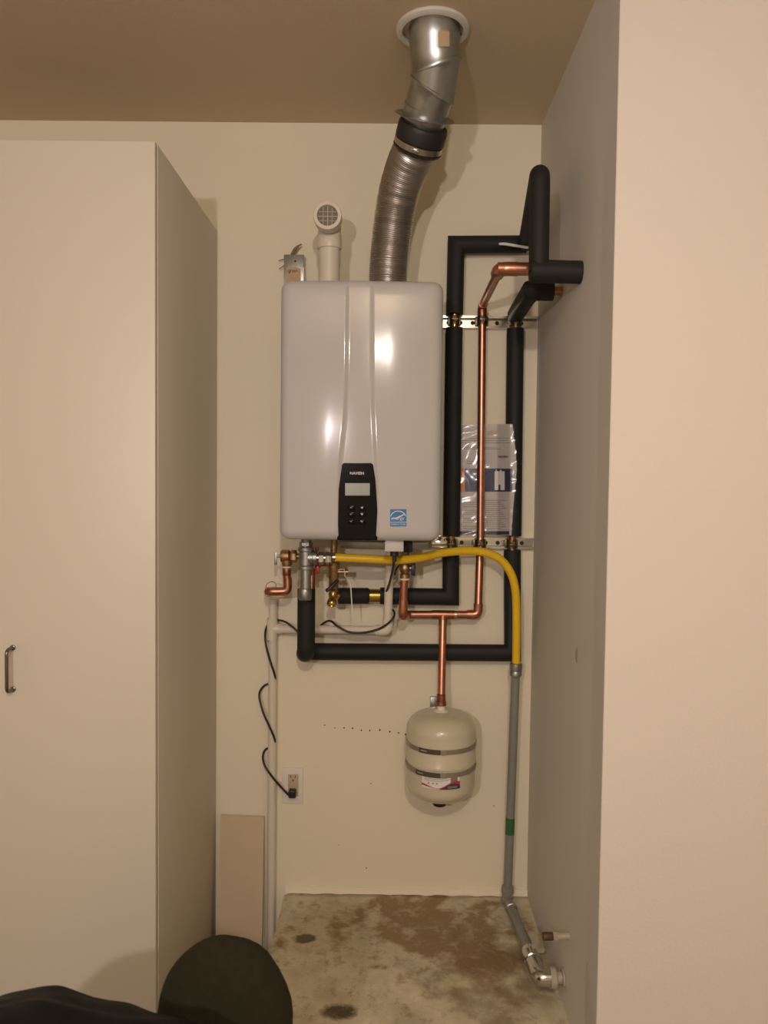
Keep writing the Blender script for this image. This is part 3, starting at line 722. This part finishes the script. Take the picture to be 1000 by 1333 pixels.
tube(bm, spline([W(449.5, 750, -.152), W(453, 755, -.16), W(456, 761, -.165), W(457, 770, -.165), W(458, 785, -.163), W(459, 804, -.16)], 5), [.0012]*10+[.0022]*16, 6, flat=.5)
tag(obj('tag_string', bm, M['teflon'], None, org=W(449, 745, -.15)), 'thin pale tie tail hanging from the bronze valve', 'tie')

# ------------------------------------------------------------------ expansion tank
zT, zB = W(575, 925, TKY).z, W(572, 1037, TKY).z
tk = thing('expansion_tank', 'beige expansion tank strapped to the wall under the copper pipe', 'tank', (TKX, TKY, zB))
dome = .054; prof = [(0, zT)]
for k in range(1, 15):
    a = k/14*PI/2; prof.append((TKR*math.sin(a)**.70, zT-dome*(1-math.cos(a))))
zmid = zT-.54*(zT-zB)
prof += [(TKR, zmid+.006), (TKR+.0014, zmid+.004), (TKR+.0014, zmid-.004), (TKR-.001, zmid-.006)]
for k in range(14, -1, -1):
    a = k/14*PI/2; prof.append(((TKR-.001)*math.sin(a)**.62, zB+.046*(1-math.cos(a))))
obj('shell', lathe(B(), prof, (TKX, TKY, 0), (0, 0, 1), 64), M['tank'], tk)
obj('nipple', lathe(B(), [(.024, -.004), (.0215, .001), (.0125, .004), (.0125, .016), (.010, .018)], (tt.x, TKY, zT), (0, 0, 1), 24), M['teflon'], tk)
obj('valve_cap', lathe(B(), [(.021, .01), (.022, -.014), (.019, -.020), (0, -.021)], (TKX-.003, TKY-.014, zB+.001), (0, 0, 1), 24), M['blue_plastic'], tk, label='dark blue cap at the bottom')
def cyl(bm, r, th0, th1, z0f, z1f, n=24, cx=TKX, cy=TKY):
    prev = None
    for k in range(n+1):
        th = th0+(th1-th0)*k/n; s = k/n
        z0 = z0f(s) if callable(z0f) else z0f; z1 = z1f(s) if callable(z1f) else z1f
        c = [bm.verts.new((cx+math.sin(th)*r, cy-math.cos(th)*r, z)) for z in (z0, z1)]
        if prev: bm.faces.new((prev[0], c[0], c[1], prev[1]))
        prev = c
    return bm
for py, pe, rot in ((980, 0, 0), (1010, 0, .1)):
    zc_ = W(575, py-.5, TKY-TKR).z; hw = .0066
    s = obj('strap', lathe(B(), [(TKR, -hw), (TKR+.0028, -hw), (TKR+.0028, hw), (TKR, hw)], (TKX, TKY, zc_), (0, 0, 1), 64, True), M['strap'], tk, label='dull steel band')
    a = -.70-rot
    obj('strap_end', cyl(B(), TKR+.0042, a, -.08, zc_-.0072, zc_+.0072), M['strap_dark'], s, False)
    obj('strap_clip', cyl(B(), TKR+.0046, -.06, .07, zc_-.0074, zc_+.0074, 5), M['band'], s, False)
    obj('small_print', cyl(B(), TKR+.0047, a+.06, a+.24, zc_-.0012, zc_+.0016, 4), M['print_grey'], s, False)
obj('wall_bracket', box(B(), W(560, 928, -.02), W(570, 906, -.002), .001), M['galv'], tk, label='galvanised wall bracket')
lz = lambda py: W(572, py, TKY-TKR).z
th = lambda px: math.asin(max(-1, min(1, (px-574)/46)))
lab = obj('label_sticker', cyl(B(), TKR+.0012, th(548), th(595.5), lz(1027.5), lz(1010.5)), M['print_white'], tk, False, label='white label with red and black swoosh')
obj('red_swoosh', cyl(B(), TKR+.0018, th(547.5), th(595.6), lambda s: lz(1024.2+3.6*math.sin(min(1, s*1.5)*PI/2)-.6*s), lambda s: lz(1021.8+4.6*sstep(0, .42, s)-8.5*sstep(.42, .85, s))), M['red_print'], lab, False)
obj('black_swoosh', cyl(B(), TKR+.0022, th(570), th(595.6), lambda s: lz(1027.6), lambda s: lz(1026.8-6.5*sstep(0, .6, s)+2*sstep(.7, 1, s))), M['print_dark'], lab, False)
bm = B()
for i, (x0, x1) in enumerate(((551, 579), (551, 583), (551, 581), (551, 574))): cyl(bm, TKR+.0017, th(x0), th(x1), lz(1013.3+i*1.5), lz(1012.7+i*1.5), 8)
for x in (555, 560.5, 565): cyl(bm, TKR+.0017, th(x), th(x+2.3), lz(1021.6), lz(1019.2), 2)
for i in range(2): cyl(bm, TKR+.0026, th(580), th(592), lz(1024.3+i*1.6), lz(1023.6+i*1.6), 6)
obj('small_print', bm, M['print_grey'], lab, False)
obj('grey_patch', cyl(B(), TKR+.0017, th(583.5), th(592.5), lz(1019), lz(1011), 4), M['strap'], lab, False)

# ------------------------------------------------------------------ pvc condensate drain
pd = thing('drain_pipe', 'thin cream pvc drain pipe down the wall, branching right under the heater', 'pipe', W(352, 1240, -.03))
YD = -.024; rD = .0132
x0 = W(353.5, 800, YD).x
obj('stack', tube(B(), [(W(355.5, 780, YD).x, YD, W(355, 780, YD).z), (W(352.5, 1200, YD).x, YD, ZF+.002)], rD, 20), M['pvc'], pd)
tp = W(354.5, 818.5, YD)
bm = tube(B(), [tp+Vector((.0005, 0, .034)), tp+Vector((-.001, 0, -.034))], .0168, 22); tube(bm, [tp, tp+Vector((.034, 0, 0))], .0166, 22)
obj('tee', bm, M['pvc'], pd)
YR = -.093; el = W(504.5, 820.5, YR); yt = Vector((W(508.5, 742, -.1).x, -.115, HZ0+.01))
obj('branch', tube(B(), fillet([tp+Vector((.02, -.003, -.0005)), el, W(506.8, 752, YR), yt], .012), rD, 20), M['pvc'], pd)
obj('elbow', tube(B(), fillet([el+(tp-el).normalized()*.036, el, el+Vector((.0012, 0, .036))], .014), .0165, 22), M['pvc'], pd)

# ------------------------------------------------------------------ wall outlet and power cord
po = thing('wall_outlet', 'white wall outlet plate with almond receptacle on the back wall', 'outlet', W(381.5, 1020, 0))
lo, hi = W(367.8, 1045, 0), W(395, 999, 0)
obj('plate', box(B(), (lo.x, -.006, lo.z), (hi.x, -.0003, hi.z), .002, 3), M['plate'], po)
lo, hi = W(375, 1036.5, -.006), W(388.6, 1008, -.006)
rec = obj('receptacle', box(B(), (lo.x, -.0085, lo.z), (hi.x, -.004, hi.z), .001), M['almond'], po, label='almond receptacle')
bm = B()
for cx_, cy_ in ((378.8, 1011), (384.4, 1011)): q = W(cx_, cy_, -.0086); box(bm, q-Vector((.0011, .0004, .0035)), q+Vector((.0011, .0004, .0035)))
lathe(bm, [(.0026, 0), (.0025, .0004)], W(381.6, 1015.8, -.0086), (0, -1, 0), 10)
obj('slots', bm, M['hole'], rec)
pc = thing('power_cord', 'black power cord winding from the heater round the drain pipe to the outlet', 'cord', W(380, 1032, -.02))
q = W(381.3, 1031, -.0088)
obj('plug', box(B(), q+Vector((-.0115, -.024, -.0115)), q+Vector((.0115, 0, .0135)), .004, 3), M['black_plastic'], pc)
cpth = [(513.6, 722, -.27), (512.5, 735, -.255), (509, 752, -.19), (504, 768, -.11), (500.5, 776, -.0725), (504, 786, -.0715),
        (509, 792, -.076), (513.5, 797, -.095), (511, 806, -.117), (497, 817, -.113), (480, 822.5, -.108), (466, 824, -.104), (452, 822, -.100), (438, 814, -.092), (431, 808.5, -.078), (425, 809, -.05), (417, 815, -.018), (408, 825, -.010),
        (400, 834, -.030), (393, 828, -.062), (382, 817, -.062), (372, 810, -.054), (364, 807.5, -.040), (358, 808, -.0045), (350, 812, -.0045), (346.5, 818, -.015), (345.2, 827, -.035), (346.5, 840, -.046), (351, 858, -.047), (357, 876, -.044), (358.5, 884, -.028), (356, 889, -.006), (350, 890, -.005), (343.5, 893, -.010), (338.5, 900, -.022), (338, 910, -.033),
        (343, 928, -.044), (351, 946, -.047), (357, 960, -.044), (358, 966, -.028), (355, 972, -.006), (349, 974, -.005), (344.5, 977, -.012), (342.2, 986, -.026), (345, 997, -.042), (352, 1008, -.046), (361, 1019, -.036), (371, 1030, -.026), (377, 1035.5, -.022), (380.5, 1036, -.020)]
obj('cable', tube(B(), spline([W(*p) for p in cpth], 6), .0034, 10), M['black_plastic'], pc)

# ------------------------------------------------------------------ grey gas pipe with shut-off valve
gpz = thing('gas_pipe', 'grey painted gas pipe with coupling and green tape, in the right corner', 'pipe', W(661, 1168, -.06))
YGt, YGb = -.098, -.062
g1, g2 = W(671.8, 866, YGt), W(661, 1158, YGb)
ax = (g2-g1).normalized()
obj('coupling', lathe(B(), [(.0135, -.008), (.0185, -.006), (.0195, 0), (.0185, .014), (.0165, .016), (.0185, .019), (.0180, .032), (.0145, .036)], g1, ax, 12), M['iron'], gpz, label='rough galvanised coupling')
obj('pipe', tube(B(), [g1+ax*.02, g2], .0133, 22), M['grey_paint'], gpz)
ga = W(664.3, 1064.5, -.075)
obj('green_tape', tube(B(), [g1+ax*((W(664, 1064, -.075)-g1).dot(ax)), g1+ax*((W(664, 1086, -.075)-g1).dot(ax))], .0142, 22), M['green'], gpz, label='band of green tape')
obj('union', lathe(B(), [(.014, -.012), (.0185, -.01), (.0195, -.004), (.0195, .008), (.0165, .011), (.0165, .024), (.0185, .027), (.0185, .038)], g2, ax, 20), M['grey_paint'], gpz)
zg = .036; fl_ = lambda px, py: W(px, py, ((zg-CAM.z)*F/-(py-626))-2.42)
b1 = Vector((g2.x+.001, g2.y-.002, .024))
wz = XP(734, 1273, XR); b2 = GP(690, 1241, .060)
obj('floor_run', tube(B(), fillet([g2, b1, b1+(b2-b1)*.25, b2], .024), .0145, 20), M['grey_paint'], gpz)
dv = (b2-b1).normalized()
obj('collar', lathe(B(), [(.0145, -.012), (.0175, -.010), (.0175, .012), (.0145, .014)], b1+dv*.055, dv, 18), M['iron'], gpz)
b3 = Vector((GP(699, 1264, wz.z).x, wz.y, max(.03, wz.z)))
gvv = thing('shutoff_valve', 'shiny gas shut-off valve elbow with a pale lever, low at the right wall', 'valve', (b3.x, b3.y, .01))
obj('valve_body', tube(lathe(B(), [(.016, -.02), (.0255, -.017), (.0265, -.008), (.0265, .008), (.024, .014), (.024, .03), (.018, .034)], b2+dv*.016, dv, 20), fillet([b2+dv*.03, b3, b3+Vector((.034, 0, 0))], .026), .0215, 22), M['steel'], gvv)
bm = lathe(lathe(B(), [(.0245, 0), (.0255, .004), (.0255, .014), (.0235, .016)], b3+Vector((.028, 0, 0)), (1, 0, 0), 20), [(.015, .01), (.015, .06)], b3+Vector((.028, 0, 0)), (1, 0, 0), 16)
obj('wall_nipple', bm, M['old_white'], gvv)
obj('escutcheon', lathe(B(), [(.013, -.006), (.021, -.004), (.022, 0), (.0, 0)], (XR-.0006, b3.y, b3.z), (1, 0, 0), 18), M['old_white'], gvv)
lv = b2+dv*.018+Vector((.006, 0, .03))
bm = prism(B(), [lv+Vector((-.012, .035, .016)), lv+Vector((.010, .035, .016)), lv+Vector((.022, -.04, .012)), lv+Vector((.018, -.046, .010)), lv+Vector((.002, -.045, .010))], (0, 0, .0025))
lathe(bm, [(.006, -.012), (.006, .016)], lv, (0, 0, 1), 10)
obj('lever', bm, M['old_white'], gvv, False, label='pale flat lever')
sw = XP(741, 1219, XR); SY, SZ = sw.y, sw.z
sb = thing('pipe_stub', 'short capped pipe stub sticking out of the right wall near the floor', 'pipe stub', (XR-.03, SY, SZ))
obj('pipe', tube(B(), [(XR-.04, SY, SZ), (XR+.02, SY, SZ+.002)], .0086, 16), M['old_white'], sb)
obj('cap', lathe(B(), [(.0, 0), (.0095, .001), (.0102, .003), (.0102, .024), (.009, .026)], (XR-.066, SY, SZ-.0005), (1, 0, .02), 16), M['rust'], sb, label='dark brown cap')
obj('nut', hexa(B(), (XR-.038, SY, SZ), (1, 0, 0), .0105, .009), M['old_white'], sb)

# ------------------------------------------------------------------ manual in a clear bag tucked behind the pipes
mb = thing('manual_bag', 'printed manual in a clear plastic bag tucked behind the copper pipe', 'manual', W(635, 700, -.03))
YT = [(590, -.006), (598, -.008), (612, -.013), (632, -.018), (648, -.03), (658, -.058), (664, -.073), (676, -.078)]
def mp(px, py, off=0):
    x = px
    q = W(px, py, interp(YT, px)-off); return q
def sheet(bm, x0, x1, y0, y1, off, nx=14, ny=10, ed=None, wr=0.):
    g = []
    for j in range(ny+1):
        row = []; y = y0+(y1-y0)*j/ny
        xa, xb = (ed(y) if ed else (x0, x1))
        for i in range(nx+1):
            x = xa+(xb-xa)*i/nx
            row.append(bm.verts.new(mp(x, y, off+wr*abs(noise.noise(Vector((x*.035+y*.06, y*.018-x*.03, 1))))*2)))
        g.append(row)
    for A, C in zip(g, g[1:]):
        for k in range(nx): bm.faces.new((A[k], A[k+1], C[k+1], C[k]))
    return bm
edg = lambda y: (598 if y < 650 else 597, interp([(552, 667.5), (590, 671.5), (610, 673), (640, 670), (690, 666)], y))
bm = sheet(B(), 0, 0, 552, 697, 0, 48, 12, edg)
bmesh.ops.solidify(bm, geom=bm.faces[:], thickness=.003)
M['paper'] = mat('white_paper', (.86, .83, .79), .55)
book = obj('booklet', bm, M['paper'], mb, True)
obj('dark_band', sheet(B(), 605, 667, 610, 640, .0016, 48, 2), M['navy'], book, False)
obj('orange_block', sheet(B(), 598, 604.5, 610, 640, .0014, 3, 2), M['orange'], book, False)
bm = sheet(B(), 644, 657, 613.5, 638, .0030, 16, 2); sheet(bm, 645.5, 647, 611.5, 614, .0030, 2, 1); sheet(bm, 651, 653, 611.5, 614, .0030, 2, 1)
obj('printed_picture', bm, M['print_white'], book, False); obj('picture_mark', sheet(B(), 649, 651.5, 631, 638, .0036, 2, 1), M['navy'], book, False)
obj('bottom_band', sheet(B(), 597, 663, 691.5, 696, .0014, 12, 1), M['navy'], book, False)
bm = B()
for y, a, b in ((570, 600, 665), (573, 600, 661), (576, 600, 665), (582, 600, 648), (584, 600, 652)): sheet(bm, a, b, y, y+.9, .0014, 10, 1)
for k in range(15): sheet(bm, 603+(k % 4 == 0)*18, 660-(k*7 % 9), 651+k*2.6, 651.9+k*2.6, .0014, 10, 1)
for y in (600, 603): sheet(bm, 608, 632, y, y+1, .0014, 5, 1)
obj('text_lines', bm, M['print_grey'], book, False)['kind'] = 'stuff'
qm_ = mp(655, 594.5)
bm = text_bm('NAVIEN', .0085, lambda u, v: mp(655+u/.00237, 594.5-v/.00237, .0018), bold=.0003)
obj('lettering', bm, M['print_dark'], book, False)
obj('hang_slot', sheet(B(), 618, 649, 561, 566, .0014, 8, 1), M['almond'], book, False)
edb = lambda y: (597, interp([(552, 668.5), (590, 672.5), (610, 674), (640, 671.5), (690, 667)], y))
obj('plastic_film', sheet(B(), 0, 0, 553, 697.5, .0052, 40, 70, edb, .0035), M['film'], mb, True, label='clear crinkled plastic film')

# ------------------------------------------------------------------ dark things in the near foreground
ch = thing('padded_chair', 'dark brown padded chair with a rounded backrest, at the bottom edge near the board', 'chair', (-.285, -1.0, ZF))
bc = Vector((W(293, 1320, -1.12).x, -1.12, .40)); zt = W(292, 1219, -1.12).z
bm = B(); bmesh.ops.create_icosphere(bm, subdivisions=5, radius=1)
for v in bm.verts:
    c = v.co.copy(); p = 2.0
    L_ = (abs(c.x)**p+abs(c.z)**p)**(1/p) if (abs(c.x)+abs(c.z)) > 1e-6 else 1
    rad = math.hypot(c.x, c.z)
    k = rad/L_ if L_ > 1e-6 else 1
    nz_ = 1+.02*noise.noise(c*2.2)+.012*noise.noise(c*9)
    v.co = Vector((c.x*k*.118*nz_, c.y*.055*nz_, c.z*k*.150*nz_))+Vector((bc.x, bc.y, zt-.150))
obj('backrest', bm, M['fabric_brown'], ch)
bm = box(B(), (bc.x-.13, -1.11, .07), (bc.x+.13, -.86, .115), .02, 3); obj('seat', bm, M['fabric_brown'], ch)
for sx in (-1, 1):
    obj('leg', tube(B(), [(bc.x+sx*.11, -.88, .08), (bc.x+sx*.12, -.86, ZF+.001)], .012, 12), M['chair_metal'], ch)
    obj('leg', tube(B(), [(bc.x+sx*.11, -1.09, .08), (bc.x+sx*.12, -1.12, ZF+.001)], .012, 12), M['chair_metal'], ch)
    obj('back_post', tube(B(), fillet([(bc.x+sx*.08, -1.09, .09), (bc.x+sx*.08, -1.12, .2), (bc.x+sx*.07, -1.12, .36)], .04), .010, 12), M['chair_metal'], ch)
bm = B(); bmesh.ops.create_icosphere(bm, subdivisions=6, radius=1)
YB = -1.36; zpk = W(20, 1281, YB).z; zlo = W(190, 1320, YB).z
TOP = [(W(x, 0, YB).x, W(x, y, YB+.075).z) for x, y in ((-170, 1304), (-90, 1290), (-50, 1286), (-15, 1286), (20, 1290), (50, 1299), (80, 1309), (110, 1313), (150, 1313), (190, 1314), (230, 1316), (275, 1322), (300, 1336), (330, 1370))]
xa, xb = TOP[0][0]-.03, TOP[-1][0]+.03
for v in bm.verts:
    c = v.co.copy(); s = lambda t, p: math.copysign(abs(t)**p, t)
    x = (xa+xb)/2+(xb-xa)/2*s(c.x, .8)
    zt = interp(TOP, x)
    hgt = (zt-ZF)/2
    z = ZF+.001+hgt+hgt*s(c.z, .32)
    y = YB+.17*s(c.y, .7)+.02*noise.noise(c*2.5)
    v.co = Vector((x+.012*noise.noise(c*3+Vector((5, 0, 0))), y, max(ZF+.001, z+.006*noise.noise(c*6))))
tag(obj('black_bag', bm, M['black_bag'], None, org=((xa+xb)/2, YB, ZF)), 'large soft black bag at the bottom left edge in front of the cabinet', 'bag')
